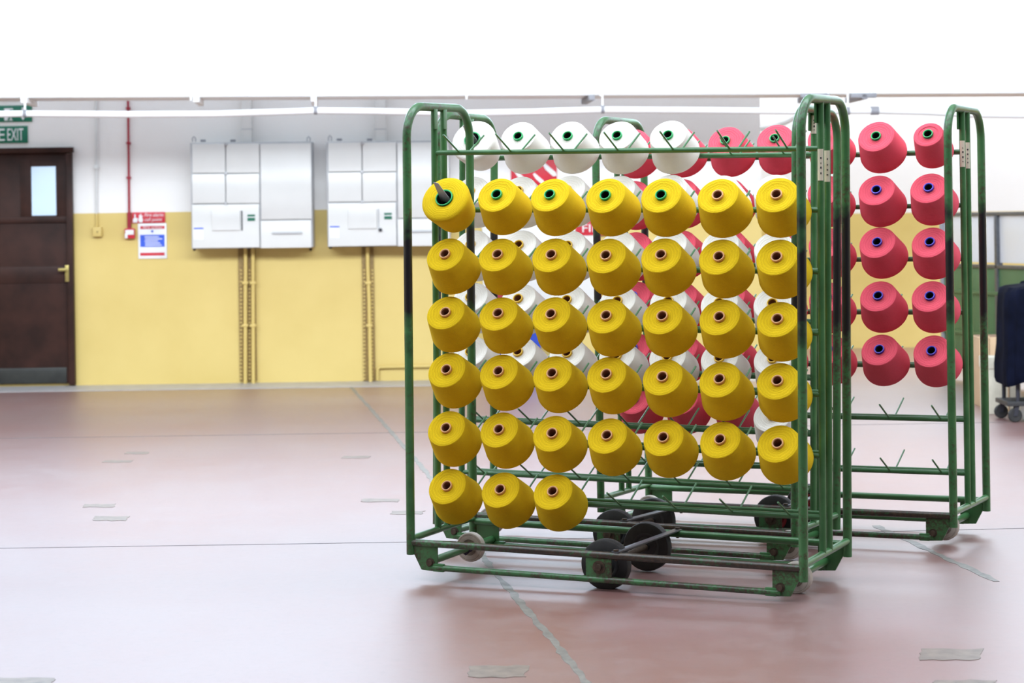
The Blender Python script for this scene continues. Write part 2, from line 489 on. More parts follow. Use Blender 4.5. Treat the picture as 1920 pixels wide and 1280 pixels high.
# exit signs
def sign(name, x0, y0, x1, y1, mat, label, cat='sign', d=WD, th=0.012, group=None):
    xm, ym = (x0 + x1) / 2, (y0 + y1) / 2
    loc = Vector((at(xm, ym, d).x, d, at(xm, y1, d).z))
    e = tag(empty(name, loc), label, cat, group)
    reparent(panel_px('plate', mat, x0, y0, x1, y1, d - th, th, None, 0.002), e)
    return e
def spart(e, name, mat, x0, y0, x1, y1, d=WD, dd=0.0145, th=0.003):
    return reparent(panel_px(name, mat, x0, y0, x1, y1, d - dd, th), e)
def stext(e, s, mat, x, ybase, hpx, wpx=None, shear=0.0, d=WD, dd=0.0135):
    p = at(x, ybase, d - dd)
    o = text('lettering', s, mat, hpx * d / F_PX / 0.70, (0, 0, 0), None, 1.0, shear)
    xs = [v.co.x for v in o.data.vertices]
    k = 1.0
    if wpx: k = wpx * d / F_PX / (max(xs) - min(xs))
    mn = min(xs)
    for v in o.data.vertices: v.co.x = (v.co.x - mn) * k
    o.data.transform(Matrix.Translation(p))
    return reparent(o, e)
e = sign('exit_sign', -52, 236.5, 52, 268.5, 'sign_green', 'green FIRE EXIT sign just above the brown door')
stext(e, 'FIRE', 'sign_white', -44, 264.5, 23, 53)
stext(e, 'EXIT', 'sign_white', 14, 263.5, 23, 30)
e = sign('exit_sign', -60, 198, 60, 229, 'sign_green', 'green pictogram exit sign partly behind the white pipe')
spart(e, 'door_symbol', 'sign_white', 8, 203, 24, 226)
p = at(43, 214, WD - 0.0145)
reparent(MB().prism([(-.008, .055), (.008, .055), (.008, 0), (.03, 0), (0, -.05), (-.03, 0), (-.008, 0)], .003, Matrix.Translation(p)).build('arrow', 'sign_white', None, False), e)
q = at(20, 214, WD - 0.016)
reparent(MB().prism([(-.028, -.05), (-.012, -.05), (0, -.02), (.014, -.05), (.028, -.048), (.012, .0), (.012, .02), (.026, .012), (.03, .022), (.006, .04), (-.014, .03), (-.024, .01), (-.016, .004), (-.008, .018), (-.006, 0)], .003, Matrix.Translation(q)).build('running_figure', 'sign_green', None, False), e)
e = sign('exit_sign', -60, 158, 42, 189, 'sign_green', 'topmost green sign mostly hidden by the white duct')
spart(e, 'door_symbol', 'sign_white', 8, 162, 24, 186)

# call point and notices
e = sign('fire_alarm_sign', 247, 397.5, 309.5, 418, 'sign_red', 'red Fire alarm call point sign on the yellow wall')
stext(e, 'Fire alarm', 'sign_white', 271, 406, 6.2, 35, 0.25)
stext(e, 'call point', 'sign_white', 271, 414.5, 6.2, 33, 0.25)
p = at(253.5, 409, WD - .0145)
reparent(MB().prism([(-.02, -.035), (.016, -.035), (.022, -.008), (.014, .004), (.004, .0), (.002, .032), (-.006, .034), (-.008, .0), (-.018, -.004)], .003, Matrix.Translation(p)).build('hand_symbol', 'sign_white', None, False), e)
p = at(264, 408, WD - .0145)
reparent(MB().prism([(-.014, -.038), (.014, -.038), (.018, -.012), (.010, .0), (.018, .018), (.006, .014), (.002, .036), (-.010, .016), (-.016, .026), (-.014, .004), (-.020, -.014)], .003, Matrix.Translation(p)).build('flame_symbol', 'sign_white', None, False), e)
e = sign('fire_notice', 259, 418.5, 312.5, 484.5, 'sign_white', 'white notice with red and blue blocks under the red sign')
spart(e, 'header_bar', 'sign_red', 263, 423.5, 308.5, 429)
stext(e, 'Fire action', 'sign_white', 268, 428.2, 3.6, 36, 0.2, dd=0.0165)
spart(e, 'blue_block', 'sign_blue', 263, 440, 308.5, 462.5)
for i, (a, b) in enumerate(((271, 298), (272, 304), (271, 296), (272, 300), (272, 303))):
    spart(e, 'text_line', 'sign_white', a, 443 + i * 3.9, b, 444.6 + i * 3.9, dd=0.0155, th=.002)
spart(e, 'footer_bar', 'sign_red', 263, 473.5, 308.5, 479)
reparent(MB().lathe([(0, 0), (.010, 0), (.010, .003), (0, .003)], 16, Matrix.Translation(at(285.5, 433.5, WD - .0125)) @ Matrix.Rotation(R(90), 4, 'X')).build('round_symbol', 'sign_blue'), e)

e = tag(empty('call_point', at(242.5, 447, WD)), 'red break glass call point at the end of the red conduit', 'call point')
reparent(panel_px('body', 'sign_red', 233.5, 428, 252, 447, WD - .05, .05, None, .006), e)
reparent(panel_px('white_face', 'sign_white', 235, 431, 250.5, 440, WD - .056, .008, None, .003), e)
reparent(panel_px('white_tab', 'sign_white', 234, 438, 239, 446.5, WD - .058, .008, None, .003), e)
p0, p1 = at(239.8, 172, WD - .02), at(242.5, 428, WD - .02)
e = tag(empty('red_conduit', p1), 'thin red conduit running down to the call point', 'conduit')
reparent(MB().tube([p0, p1], .0095, 10).build('pipe', 'red_pipe'), e)
for yy in (203, 268, 333):
    reparent(MB().box(*at(240.5 + (yy - 203) * .008, yy, WD - .018), .035, .036, .02, .004).build('clip', 'red_pipe'), e)
reparent(MB().tube([at(242, 398, WD - .02), at(242.5, 429, WD - .02)], .017, 10).build('sleeve', 'red_pipe'), e)
e = tag(empty('wall_socket', at(181.5, 444, WD)), 'small yellow painted wall box below the pale conduit', 'switch box')
reparent(panel_px('body', 'dado', 173.5, 425.5, 190, 443.5, WD - .05, .05, None, .006), e)
reparent(panel_px('screw', 'dado_dark', 181, 433, 183, 436, WD - .053, .006, None, .001), e)
e = tag(empty('pale_conduit', at(181, 426, WD)), 'pale conduit running down to the yellow wall box', 'conduit')
reparent(MB().tube([at(180.5, 172, WD - .018), at(181, 401, WD - .018)], .010, 10).build('pipe', 'conduit_white'), e)
reparent(MB().tube([at(181, 400, WD - .018), at(181.5, 427, WD - .018)], .010, 10).build('lower_pipe', 'dado'), e)
reparent(MB().box(*at(180.8, 314, WD - .018), .04, .036, .03, .004).build('clip', 'conduit_white'), e)

# wall cabinets
def cabinet(x0, x1, y0, y1, label, second=False):
    d = WD - 0.25
    e = tag(empty('wall_cabinet', at((x0 + x1) / 2, y1, WD)), label, 'cabinet')
    sx = (x1 - x0) / 227.0; sy = (y1 - y0) / 199.0
    X = lambda v: x0 + (v - 358) * sx
    Y = lambda v: y0 + (v - 266) * sy
    reparent(panel_px('body', 'gap', x0, y0, x1, y1, d + .02, .23, None, .004), e)
    def pn(name, a, b, c, dd, mat='white_metal', off=0.0, th=.022, bev=.004):
        return reparent(panel_px(name, mat, X(a), Y(b), X(c), Y(dd), d - off, th + off, None, bev), e)
    for (a, c) in ((360.5, 422), (424, 486)):
        for (b, dd) in ((269, 324), (326, 381)):
            pn('small_door', a, b, c, dd)
    pn('lower_door', 360.5, 383, 486, 464.5)
    pn('access_flap', 397, 394.5, 450, 432, 'white_metal', .014, .01)
    pn('tall_door', 489, 269, 583.5, 411)
    pn('drawer_front', 489, 413, 583.5, 464.5)
    pn('vent_lip', 510, 434, 566, 438.5, 'gap', .016, .01, .003)
    pn('blue_label', 363.5, 427, 381, 449.5, 'sign_white', .003, .002, .0)
    pn('label_header', 363.5, 427, 381, 429.5, 'sign_blue', .0045, .002, .0)
    pn('green_sticker', 464, 402, 478, 414, 'sign_green', .003, .002, .0)
    pn('sticker_line', 464, 406, 478, 408, 'sign_white', .0045, .002, .0)
    pn('handle_slot', 452.5, 395, 454.5, 432, 'ink' if not second else 'gap', .006, .006, .0)
    if second:
        reparent(MB().lathe([(0, 0), (.014, 0), (.014, .02), (0, .022)], 14, Matrix.Translation(at(X(457), Y(434), d)) @ Matrix.Rotation(R(90), 4, 'X')).build('knob', 'ink'), e)
    for a, b in ((422, 270), (422, 325), (422, 381)):
        pn('latch', a - 1.5, b - 2.5, a + 4, b + 2.5, 'gap', .010, .01, .002)
    for a in (362, 580):
        pn('foot', a, 465, a + 5, 470, 'grey_metal', -.03, .03, .002)
    for a in (361, 576):
        w = at(X(a), Y(266), d + .06)
        reparent(MB().tube([w, w + Vector((0, 0, .03)), w + Vector((.012, 0, .045)), w + Vector((.024, 0, .03)), w + Vector((.024, 0, 0))], .004, 8).build('lifting_eye', 'grey_metal'), e)
    for a in (376, 432):
        pn('cable_gland', a, 261.5, a + 10, 266, 'grey_metal', -.06, .05, .003)
    return e
cabinet(358, 585, 266, 465, 'white wall cabinet nearest the red fire signs')
cabinet(613, 843, 264, 461.5, 'white wall cabinet beside the front yarn trolley', True)

# wall trunking, trays and pipes
for x0, x1, lab in ((453, 470, 'white trunking rising from the left wall cabinet'), (703, 722, 'white trunking rising from the right wall cabinet')):
    e = tag(empty('cable_trunking', at((x0 + x1) / 2, 266, WD)), lab, 'trunking')
    reparent(panel_px('channel', 'white_metal', x0, 120, x1, 266, WD - .12, .12, None, .004), e)
    reparent(panel_px('cover_joint', 'gap', x0 - .8, 241, x1 + .8, 243, WD - .122, .12), e)
def yellow_pipes(label, tray, pipes):
    e = tag(empty('yellow_pipe_run', at(pipes[0][0], 718, WD)), label, 'pipes')
    reparent(panel_px('cable_tray', 'dado_dark', tray[0], 463, tray[1], 714, WD - .02, .02, None, .003), e)
    for i in range(30):
        yy = 505 + i * 7
        for xx in tray[2:]:
            reparent(panel_px('tray_rung', 'dado', xx - 1.6, yy, xx + 1.6, yy + 3, WD - .026, .008), e)
    for (xa, xb, yb) in pipes:
        o = MB().tube([at(xa, 463, WD - .06), at(xa + .5, 500, WD - .06), at((xa + xb) / 2, 560, WD - .06), at(xb, yb, WD - .06)], .0155, 12).build('pipe', 'dado')
        reparent(o, e)
        for yy in (530, 610):
            reparent(MB().box(*at(xa + (xb - xa) * (yy - 463) / 255, yy, WD - .055), .05, .05, .022, .004).build('pipe_clip', 'dado'), e)
yellow_pipes('pair of yellow painted pipes below the left wall cabinet', (448, 480, 452, 468), ((460, 460, 719), (474, 475, 719)))
yellow_pipes('single yellow painted pipe below the right wall cabinet', (680, 702, 683, 698), ((689, 695, 715),))
tag(MB().tube([at(708, 713, WD - .03), at(708, 692, WD - .03), at(712, 688, WD - .03), at(760, 687, WD - .03), at(860, 685, WD - .03)], .013, 10).build('low_pipe', 'dado'), 'low yellow pipe running along the foot of the wall', 'pipe')

# fire point behind the front trolley
e = sign('fire_sign', 958, 299, 1044, 352, 'sign_red', 'red and white pictogram sign seen between white cones')
for dx, dy, k in ((1030, 318, 1.0), (1010, 335, .8), (975, 330, .8)):
    p = at(dx, dy, WD - .0145)
    reparent(MB().prism([(x * k, z * k) for x, z in ((-.06, .05), (-.04, .06), (.05, -.02), (.06, -.05), (.03, -.055), (-.03, .0))], .003, Matrix.Translation(p)).build('flame_symbol', 'sign_white', None, False), e)
e = tag(empty('fire_point_board', at(1000, 622, WD)), 'white wall board with red header behind the front trolley', 'board')
reparent(panel_px('board', 'white_metal', 905, 410, 1118, 622, WD - .03, .03, None, .004), e)
reparent(panel_px('header', 'sign_red', 1079, 411, 1146, 441, WD - .036, .008, None, .002), e)
stext(e, 'FIRE', 'sign_white', 1092, 435, 15, 46, dd=.038)
e = tag(empty('hose_reel', at(948, 572, WD - .06)), 'dark red hose reel on the wall behind white cones', 'hose reel')
mt = Matrix.Translation(at(948, 572, WD - .04)) @ Matrix.Rotation(R(90), 4, 'X')
reparent(MB().lathe([(0, 0), (.22, 0), (.225, .01), (.22, .02), (.06, .025), (.06, .13), (.22, .135), (.225, .145), (.22, .155), (.05, .16), (0, .16)], 32, mt).build('drum', 'red_pipe'), e)
reparent(MB().lathe([(.06, .03), (.19, .03), (.2, .05), (.2, .11), (.19, .13), (.06, .13)], 32, mt, True).build('hose', 'ink'), e)
e = tag(empty('blue_bin', fl(973, 700)), 'blue plastic bin by the wall behind the yarn', 'bin')
bp = fl(973, 705)
b0 = Vector((bp.x, WD - .32, 0))
e.location = b0
pts = []
MBb = MB()
for (w, z) in ((.15, 0.0), (.19, .42)): pts.append([MBb.bm.verts.new((b0.x + sx * w, b0.y + sy * w * .8, z)) for sx, sy in ((-1, -1), (1, -1), (1, 1), (-1, 1))])
for k in range(4): MBb.bm.faces.new((pts[0][k], pts[0][(k + 1) % 4], pts[1][(k + 1) % 4], pts[1][k]))
MBb.bm.faces.new(pts[0])
reparent(MBb.build('body', 'blue_bin'), e)
reparent(MB().box(b0.x, b0.y, .43, .42, .34, .035, .008).build('lid', 'blue_bin'), e)

# overhead white duct, hangers and pipe
DL, DR = at(-260, 180, 17.05), at(2300, 182, 17.75)
zl, zr_ = at(0, 181, 17.1).z, at(1920, 178, 17.7).z
ddir = Vector((DR.x - DL.x, DR.y - DL.y, 0)); dlen = ddir.length; dyaw = math.atan2(ddir.y, ddir.x)
dslope = (zr_ - zl) / dlen
EXT = 3.4                                   # the duct runs on to the left beyond the frame
DL = DL - ddir / dlen * EXT; zl -= dslope * EXT; dlen += EXT; ddir = ddir.normalized() * dlen
duct = tag(empty('air_duct', (DL.x, DL.y, zl), (0, -math.atan(dslope), dyaw)), 'large white sheet metal air duct across the top', 'duct')
DH = 0.88
MB().box(dlen / 2, .27, DH / 2, dlen, .5, DH).build('body', 'duct', duct)
def duct_u(px): # distance along the duct for a pixel column
    k = (px - 960) / F_PX
    # point on line DL + t*dir with x = k*y
    dx, dy = ddir.x / dlen, ddir.y / dlen
    return (k * DL.y - DL.x) / (dx - k * dy)
seams = [duct_u(v) for v in (-1040, -500, 45, 592, 1130, 1637, 2140)]
for a, b in zip(seams, seams[1:]):
    m = MB(); g = .006
    v = [m.bm.verts.new(p) for p in ((a + g, .012, .006), (b - g, .012, .006), (b - g, .012, DH - .006), (a + g, .012, DH - .006))]
    w = [m.bm.verts.new((q.co.x, .03, q.co.z)) for q in v]
    c = m.bm.verts.new(((a + b) / 2, -.016, DH / 2))
    for k in range(4):
        m.bm.faces.new((v[k], v[(k + 1) % 4], c)); m.bm.faces.new((v[(k + 1) % 4], v[k], w[k], w[(k + 1) % 4]))
    m.build('duct_panel', 'duct', duct, smooth=False)
for px in (45, 592, 1130, 1637):
    MB().box(duct_u(px), .0, DH / 2, .022, .035, DH + .02, .004).build('seam_flange', 'duct', duct)
for px in (362, 878, 1555):
    MB().tube([(duct_u(px), -.03, -.03), (duct_u(px), -.03, DH + 1.6)], .009, 8).build('hanger_rod', 'duct', duct)
for px in (50, 372, 592, 1112, 1530, 1622):
    u = duct_u(px)
    MB().box(u, .25, -.022, .045, .62, .042, .004).build('support_angle', 'grey_metal' if px > 1000 else 'duct', duct)
MB().box(duct_u(1530), -.03, -.015, .22, .06, .03, .004).build('support_bracket', 'grey_metal', duct)
MB().box(duct_u(1620), -.03, -.015, .20, .06, .035, .004).build('support_bracket', 'grey_metal', duct)
PD = 16.85
pp = [(-1000, 216), (-500, 208), (-60, 215), (45, 213), (240, 214.5), (400, 213.5), (500, 210.5), (592, 207.5), (700, 208.5), (878, 212), (1000, 209.5), (1130, 205.5), (1300, 206.5), (1500, 208.5), (1640, 207.5), (1740, 210), (1830, 215), (1980, 217)]
pipe = tag(empty('hanging_pipe', at(-60, 215, PD)), 'white pipe sagging below the duct on hangers', 'pipe')
reparent(MB().tube([at(x, y, PD + max(0, x - 900) * .0006) for x, y in pp], .0245, 12).build('pipe', 'duct'), pipe)
for x, y in ((47, 213), (592, 207), (1130, 205), (1590, 208)):
    dd = PD + max(0, x - 900) * .0006
    a = at(x, y, dd)
    reparent(MB().tube([a + Vector((0, 0, -.02)), a + Vector((0, 0, .13))], .008, 8).build('hanger', 'duct'), pipe)
    reparent(MB().lathe([(.026, -.012), (.030, -.012), (.030, .012), (.026, .012)], 18, Matrix.Translation(a) @ Matrix.Rotation(R(90), 4, 'Y'), True).build('clip_ring', 'grey_metal'), pipe)
reparent(MB().lathe([(.026, -.03), (.032, -.03), (.032, .03), (.026, .03)], 18, Matrix.Translation(at(1640, 207.5, PD + .444)) @ Matrix.Rotation(R(90), 4, 'Y'), True).build('coupling', 'grey_metal'), pipe)
tag(MB().tube([at(1400, 243, 20), at(1445, 239, 20), at(1475, 228, 20), at(1500, 214, 20), at(1530, 208, 20)], .024, 10).build('branch_pipe', 'conduit_white'), 'short bent pipe below the duct near the trolley top', 'pipe')

# ------------------------------------------------------------------ yarn trolleys
S = 1.05
L, W, G = 1.5017, 0.5362, 0.0394
ZB, ZR, ZT = 0.0893, 0.1467, 1.7379
B1, B7 = 1.5665, 0.2763
DZ = (B1 - B7) / 6
RW = 0.091
US = [-0.647, -0.4335, -0.2205, -0.0075, 0.2055, 0.4185, 0.6315]
PEG_R = 0.0036
def peg_mesh(ang, ln=.151):
    m = MB()
    d = Vector((0, -math.cos(ang), math.sin(ang)))
    m.tube([(0, 0, 0), d * ln], PEG_R, 8)
    return m.mesh('peg', 'paint')
PEG = peg_mesh(R(25.5))
PEG_IN = peg_mesh(R(27.0), .112)      # pegs that sit inside a cone
def wheel_prof(r, w):
    h = w / 2; k = min(.008, w * .2)
    return [(r * .55, -h), (r - k, -h), (r - k * .3, -h + k * .3), (r, -h + k), (r, h - k), (r - k * .3, h - k * .3), (r - k, h), (r * .55, h)]
def hub_prof(r, w):
    h = w / 2
    return [(0, -h - .004), (r * .16, -h - .004), (r * .18, -h + .002), (r * .42, -h + .006), (r * .52, -h - .001), (r * .58, -h - .001), (r * .58, h + .001), (r * .52, h + .001), (r * .42, h - .006), (r * .18, h - .002), (r * .16, h + .004), (0, h + .004)]
RX = Matrix.Rotation(R(90), 4, 'X')
MW_BIG = MB().lathe(wheel_prof(RW, .044), 36, RX).mesh('tyre', 'rubber')
MW_HUB = MB().lathe(hub_prof(RW, .044), 28, RX).mesh('hub', 'wheel_hub')
MW_HUBR = MB().lathe(hub_prof(RW, .044), 28, RX).mesh('hub', 'hub_red')
RE = 0.056
MW_END = MB().lathe(wheel_prof(RE, .034), 32, RX).mesh('tread', 'wheel_rim')
MW_EHUB = MB().lathe([(0, -.012), (.010, -.012), (.011, -.019), (.015, -.019), (.016, -.013), (.040, -.0155), (.0485, -.0172), (.0485, .0172), (.016, .013), (0, .015)], 28, RX).mesh('hub', 'wheel_tan')

def U_path(u, n=8, rb=.115):
    pts = [(u, -W / 2, ZB), (u, -W / 2, .6), (u, -W / 2, 1.1), (u, -W / 2, ZT - rb)]
    for k in range(1, n): a = math.pi / 2 * k / n; pts.append((u, -W / 2 + rb - rb * math.cos(a), ZT - rb + rb * math.sin(a)))
    pts += [(u, -W / 2 + rb, ZT), (u, 0, ZT), (u, W / 2 - rb, ZT)]
    for k in range(1, n): a = math.pi / 2 * k / n; pts.append((u, W / 2 - rb + rb * math.sin(a), ZT - rb + rb * math.cos(a)))
    pts += [(u, W / 2, ZT - rb), (u, W / 2, 1.1), (u, W / 2, .6), (u, W / 2, ZB)]
    return pts

def trolley(X, Y, yaw, tilt, lean, label, hub, tapes, used, du=0.0):
    rot = Euler((lean, tilt, yaw), 'XYZ')
    loc = Vector((X, Y, RW)) - rot.to_matrix() @ Vector((0, 0, RW))
    t = tag(empty('yarn_trolley', loc, rot), label, 'trolley', 'green yarn cone trolleys')
    up = {}
    for e in (-1, 1):
        u = e * L / 2
        MB().tube(U_path(u), .0162, 14).build('end_frame', 'paint_band', t)
        for g in (-1, 1):
            up[(e, g)] = MB().tube([(u, g * G, ZR + .002), (u, g * G, .9), (u, g * G, ZT)], .0128, 12).build('upright', 'paint', t)
            MB().box(u - e * .012, g * G - .014, ZT - .045, .006, .03, .075, .002).build('gusset_tab', 'paint', t)
        MB().tube([(u, -W / 2, ZR), (u, W / 2, ZR)], .0128, 12).build('end_rail', 'paint', t)
        # corner plates and end axle
        ua = e * (L / 2 - .082)
        za = .068
        for s in (-1, 1):
            poly = [(e * (L / 2 - .110), ZR - .012), (e * (L / 2 - .006), ZR - .012), (e * (L / 2 - .012), .098), (e * (L / 2 - .045), .036), (e * (L / 2 - .110), .032)]
            MB().prism(poly, .007, Matrix.Translation((0, s * W / 2, 0))).build('corner_plate', 'paint_rust' if s < 0 else 'paint', t)
            b = MB().lathe([(0, 0), (.017, 0), (.017, .003), (.011, .003), (.011, .012), (0, .013)], 6 if False else 18, Matrix.Translation((ua, s * (W / 2 + .003), za - .004)) @ Matrix.Rotation(R(90) * -s, 4, 'X')).build('bolt', 'bolt', t)
        MB().tube([(ua, -W / 2, za), (ua, W / 2, za)], .014, 12).build('axle', 'paint', t)
        vw = .075 if e < 0 else -.085
        w = link('end_wheel', MW_END, t); w.location = (ua, vw, za)
        h = link('hub', MW_EHUB, w)
        m = MB()
        for k in range(9):
            a = random.uniform(0, 6.28); rr = random.uniform(.006, .014)
            bmesh.ops.create_icosphere(m.bm, subdivisions=1, radius=rr, matrix=Matrix.Translation((ua + .014 * math.cos(a), vw - e * 0 - .035 + random.uniform(-.014, .01), za + .014 * math.sin(a))))
        m.build('lint_tuft', 'lint', t)
    for s in (-1, 1):
        v = s * W / 2
        MB().tube([(-L / 2, v, ZR - .013), (0, v, ZR - .013), (L / 2, v, ZR - .013)], .0135, 12).build('side_rail', 'paint_rail' if s < 0 else 'paint', t)
        MB().tube([(-L / 2 + .08, v, .046), (-.3, v, .046), (.3, v, .046), (L / 2 - .08, v, .046)], .0115, 12).build('lower_rail', 'paint_rust' if s < 0 else 'paint', t)
        for e in (-1, 1):
            MB().box(e * (L / 2 - .115), v, .047, .045, .018, .030, .005).build('rail_end_lug', 'paint', t)
        MB().box(-.002, v + s * .003, .088, .098, .007, .095, .002).build('wheel_bracket', 'paint_rust', t)
        MB().lathe([(0, 0), (.024, 0), (.024, .003), (.012, .003), (.012, .014), (0, .015)], 18, Matrix.Translation((0, s * (W / 2 + .006), RW)) @ Matrix.Rotation(R(90) * -s, 4, 'X')).build('bolt', 'bolt', t)
        w = link('centre_wheel', MW_BIG, t); w.location = (0, s * (W / 2 - .063), RW)
        link('hub', MW_HUBR if hub == 'red' else MW_HUB, w)
    MB().tube([(0, -W / 2, RW), (0, W / 2, RW)], .012, 12).build('axle', 'bolt', t)
    a = Vector((.062, -W / 2 - .008, ZR + .001)); b = Vector((.095, W / 2 + .012, ZR + .001)); d = (b - a)
    bar = MB().box(0, 0, 0, d.length, .030, .006, .0015, ).build('cross_bar', 'steel', t)
    bar.location = (a + b) / 2; bar.rotation_euler = (0, 0, math.atan2(d.y, d.x))
    for q in (a, b):
        MB().lathe([(0, -.03), (.006, -.03), (.006, .004), (.010, .004), (.010, .009), (0, .01)], 12, Matrix.Translation(q.lerp((a + b) / 2, .03))).build('bolt', 'bolt', t)
    # spindle bars with pegs
    for i in range(7):
        z = B1 - i * DZ
        for s in (-1, 1):
            bar = MB().tube([(-L / 2, 0, 0), (0, 0, 0), (L / 2, 0, 0)], .0098, 10).build('spindle_bar', 'paint', t)
            bar.location = (0, s * G, z)
            for k, u in enumerate(US):
                pg = link('peg', PEG_IN if s < 0 and used(i, k) else PEG, bar)
                pg.location = (u + du, 0, 0)
                if s > 0: pg.rotation_euler = (0, 0, math.pi)
    # tape labels on the right hand uprights
    for (e, g, z0, z1) in tapes:
        uu = up[(e, g)]
        tp = MB()
        seg = 8; rr = .0134
        col = []
        for k in range(seg + 1):
            a = R(235) + R(95) * k / seg
            col.append((tp.bm.verts.new((e * L / 2 + rr * math.cos(a), g * G + rr * math.sin(a), z0)), tp.bm.verts.new((e * L / 2 + rr * math.cos(a), g * G + rr * math.sin(a), z1))))
        for p, q in zip(col, col[1:]): tp.bm.faces.new((p[0], q[0], q[1], p[1]))
        tape = tp.build('tape_label', 'tape', uu)
        for k in range(4):
            zz = z0 + (z1 - z0) * (.2 + .17 * k + random.uniform(0, .04))
            m = MB(); m.box(e * L / 2 + .0045, g * G - .0130, zz, .0025 + random.uniform(0, .004), .001, .004 + random.uniform(0, .004))
            m.build('ink_mark', 'ink', uu)
    return t
TA = trolley(0.3844 * S, 7.963 * S, -0.4262, 0.0154, 0.0193, 'front green trolley carrying mustard yellow yarn cones', 'dark', [(1, -1, 1.455, 1.565), (1, 1, 1.45, 1.56)], lambda i, k: 0 < i < 6 or (i == 6 and k < 3))
TC = trolley(0.4503 * S, 8.6988 * S, -0.432, 0.0147, -0.0088, 'middle green trolley carrying white yarn cones', 'dark', [(1, -1, 1.645, 1.715)], lambda i, k: 0 < i < 5 or (i == 0 and k < 5) or (i == 5 and k == 6))
TB = trolley(1.0941 * S, 9.0749 * S, -0.443, -0.0011, -0.0025, 'rear green trolley carrying pink yarn cones', 'red', [(1, -1, 1.505, 1.61), (1, 1, 1.50, 1.605)], lambda i, k: i < 5 or (i == 5 and k < 3), .014)

# ------------------------------------------------------------------ yarn cones
LY = 0.135
def cone_meshes(col, rn, rb, ly=LY, rcore=.0165, rev=False, core='core_peach', inner='core_in_peach'):
    nm = 'yarn'
    if not rev:
        prof = [(rcore + .001, .012), (.045, .003), (rb - .022, 0), (rb - .008, .003), (rb - .001, .012), (rb, .022)]
        for k in range(1, 7):
            f = k / 6
            prof.append((rb + (rn + .001 - rb) * f, .022 + (ly - .026 - .002) * f))
        prof += [(rn - .001, ly - .0015), (rn - .005, ly), (rn - .018, ly - .0015), (.046, ly - .0030), (.032, ly - .0045), (.024, ly - .002), (rcore + .0025, ly - .004)]
    else:
        prof = [(rcore, .004), (rn - .012, 0), (rn - .003, .004), (rn, .012)]
        for k in range(1, 7):
            f = k / 6
            prof.append((rn + (rb - rn) * f, .012 + (ly - .032) * f))
        prof += [(rb - .001, ly - .010), (rb - .004, ly - .004), (rb - .012, ly), (.055, ly + .002), (.034, ly - .001)]
    y = MB().lathe(prof, 48).mesh('yarn', col)
    zt = ly + .007
    if not rev:
        cp = [(rcore, -.004), (rcore + .003, -.004), (rcore + .0028, zt - .006), (rcore + .0045, zt - .002), (rcore + .0035, zt + .001), (rcore + .0005, zt + .001), (rcore - .0012, zt - .003)]
    else:
        cp = [(.024, .0), (.027, .0), (.0315, zt - .006), (.0345, zt - .002), (.0335, zt), (.0300, zt), (.0290, zt - .004)]
    m = MB().lathe(cp, 32)
    me = m.mesh('core', core)
    # dark lining of the bore
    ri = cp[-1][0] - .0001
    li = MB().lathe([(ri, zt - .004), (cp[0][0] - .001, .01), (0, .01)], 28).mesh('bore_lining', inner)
    return y, me, li
CM = {}
def cone(t, col, core, i, k, label, group, off=(.139, .062), small=1.0, rev=False, du=0.0, elev=25.5, loose=False):
    key = (col, core, small, rev)
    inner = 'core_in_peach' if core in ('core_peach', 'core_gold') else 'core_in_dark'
    if key not in CM:
        CM[key] = cone_meshes(col, .0745 * small, .0965 * small if not rev else .094, rev=rev, core=core, inner=inner)
    y, c, l = CM[key]
    el = R(elev + random.uniform(-2.0, 2.0))
    az = R(random.uniform(-1.8, 1.8))
    d = Vector((math.sin(az) * math.cos(el), -math.cos(az) * math.cos(el), math.sin(el)))
    mouth = Vector((US[k] + du + random.uniform(-.002, .002), -G - off[0] + random.uniform(-.003, .003), B1 - i * DZ + off[1] + random.uniform(-.003, .003)))
    org = mouth - d * (LY + .006)
    q = Vector((0, 0, 1)).rotation_difference(d).to_matrix().to_4x4() @ Matrix.Rotation(random.uniform(0, 6.28), 4, 'Z')
    tm = Matrix.Translation(t.location) @ t.rotation_euler.to_matrix().to_4x4()
    o = empty('yarn_cone')
    o.matrix_world = tm @ Matrix.Translation(org) @ q
    tag(o, label, 'yarn cone', group)
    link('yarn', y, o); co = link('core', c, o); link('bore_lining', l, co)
    return o, tm, org, d
ORD = ['first', 'second', 'third', 'fourth', 'fifth', 'sixth', 'seventh']
def film_sleeve(o, tm, org, d, name_lab):
    """folded plastic strip standing in the mouth of a reversed cone"""
    m = MB()
    base = org + d * (LY - .03)
    top = org + d * (LY + .055) + Vector((-.012, 0, .03))
    x = Vector((1, 0, -.2)).normalized(); w0, w1 = .026, .010
    n = Vector((0, -.5, -.8)).normalized() * .0015
    for sgn, dep in ((1, .010), (-1, -.004)):
        a = [base - x * w0, base + x * w0 + d * dep, top + x * w1, top - x * w1]
        f = [m.bm.verts.new(tm @ p_) for p_ in a]; g = [m.bm.verts.new(tm @ (p_ + n)) for p_ in a]
        m.bm.faces.new(f); m.bm.faces.new(list(reversed(g)))
        for k in range(4): m.bm.faces.new((f[(k + 1) % 4], f[k], g[k], g[(k + 1) % 4]))
        break
    s = m.build('plastic_strip', 'film')
    tag(s, name_lab, 'plastic strip')

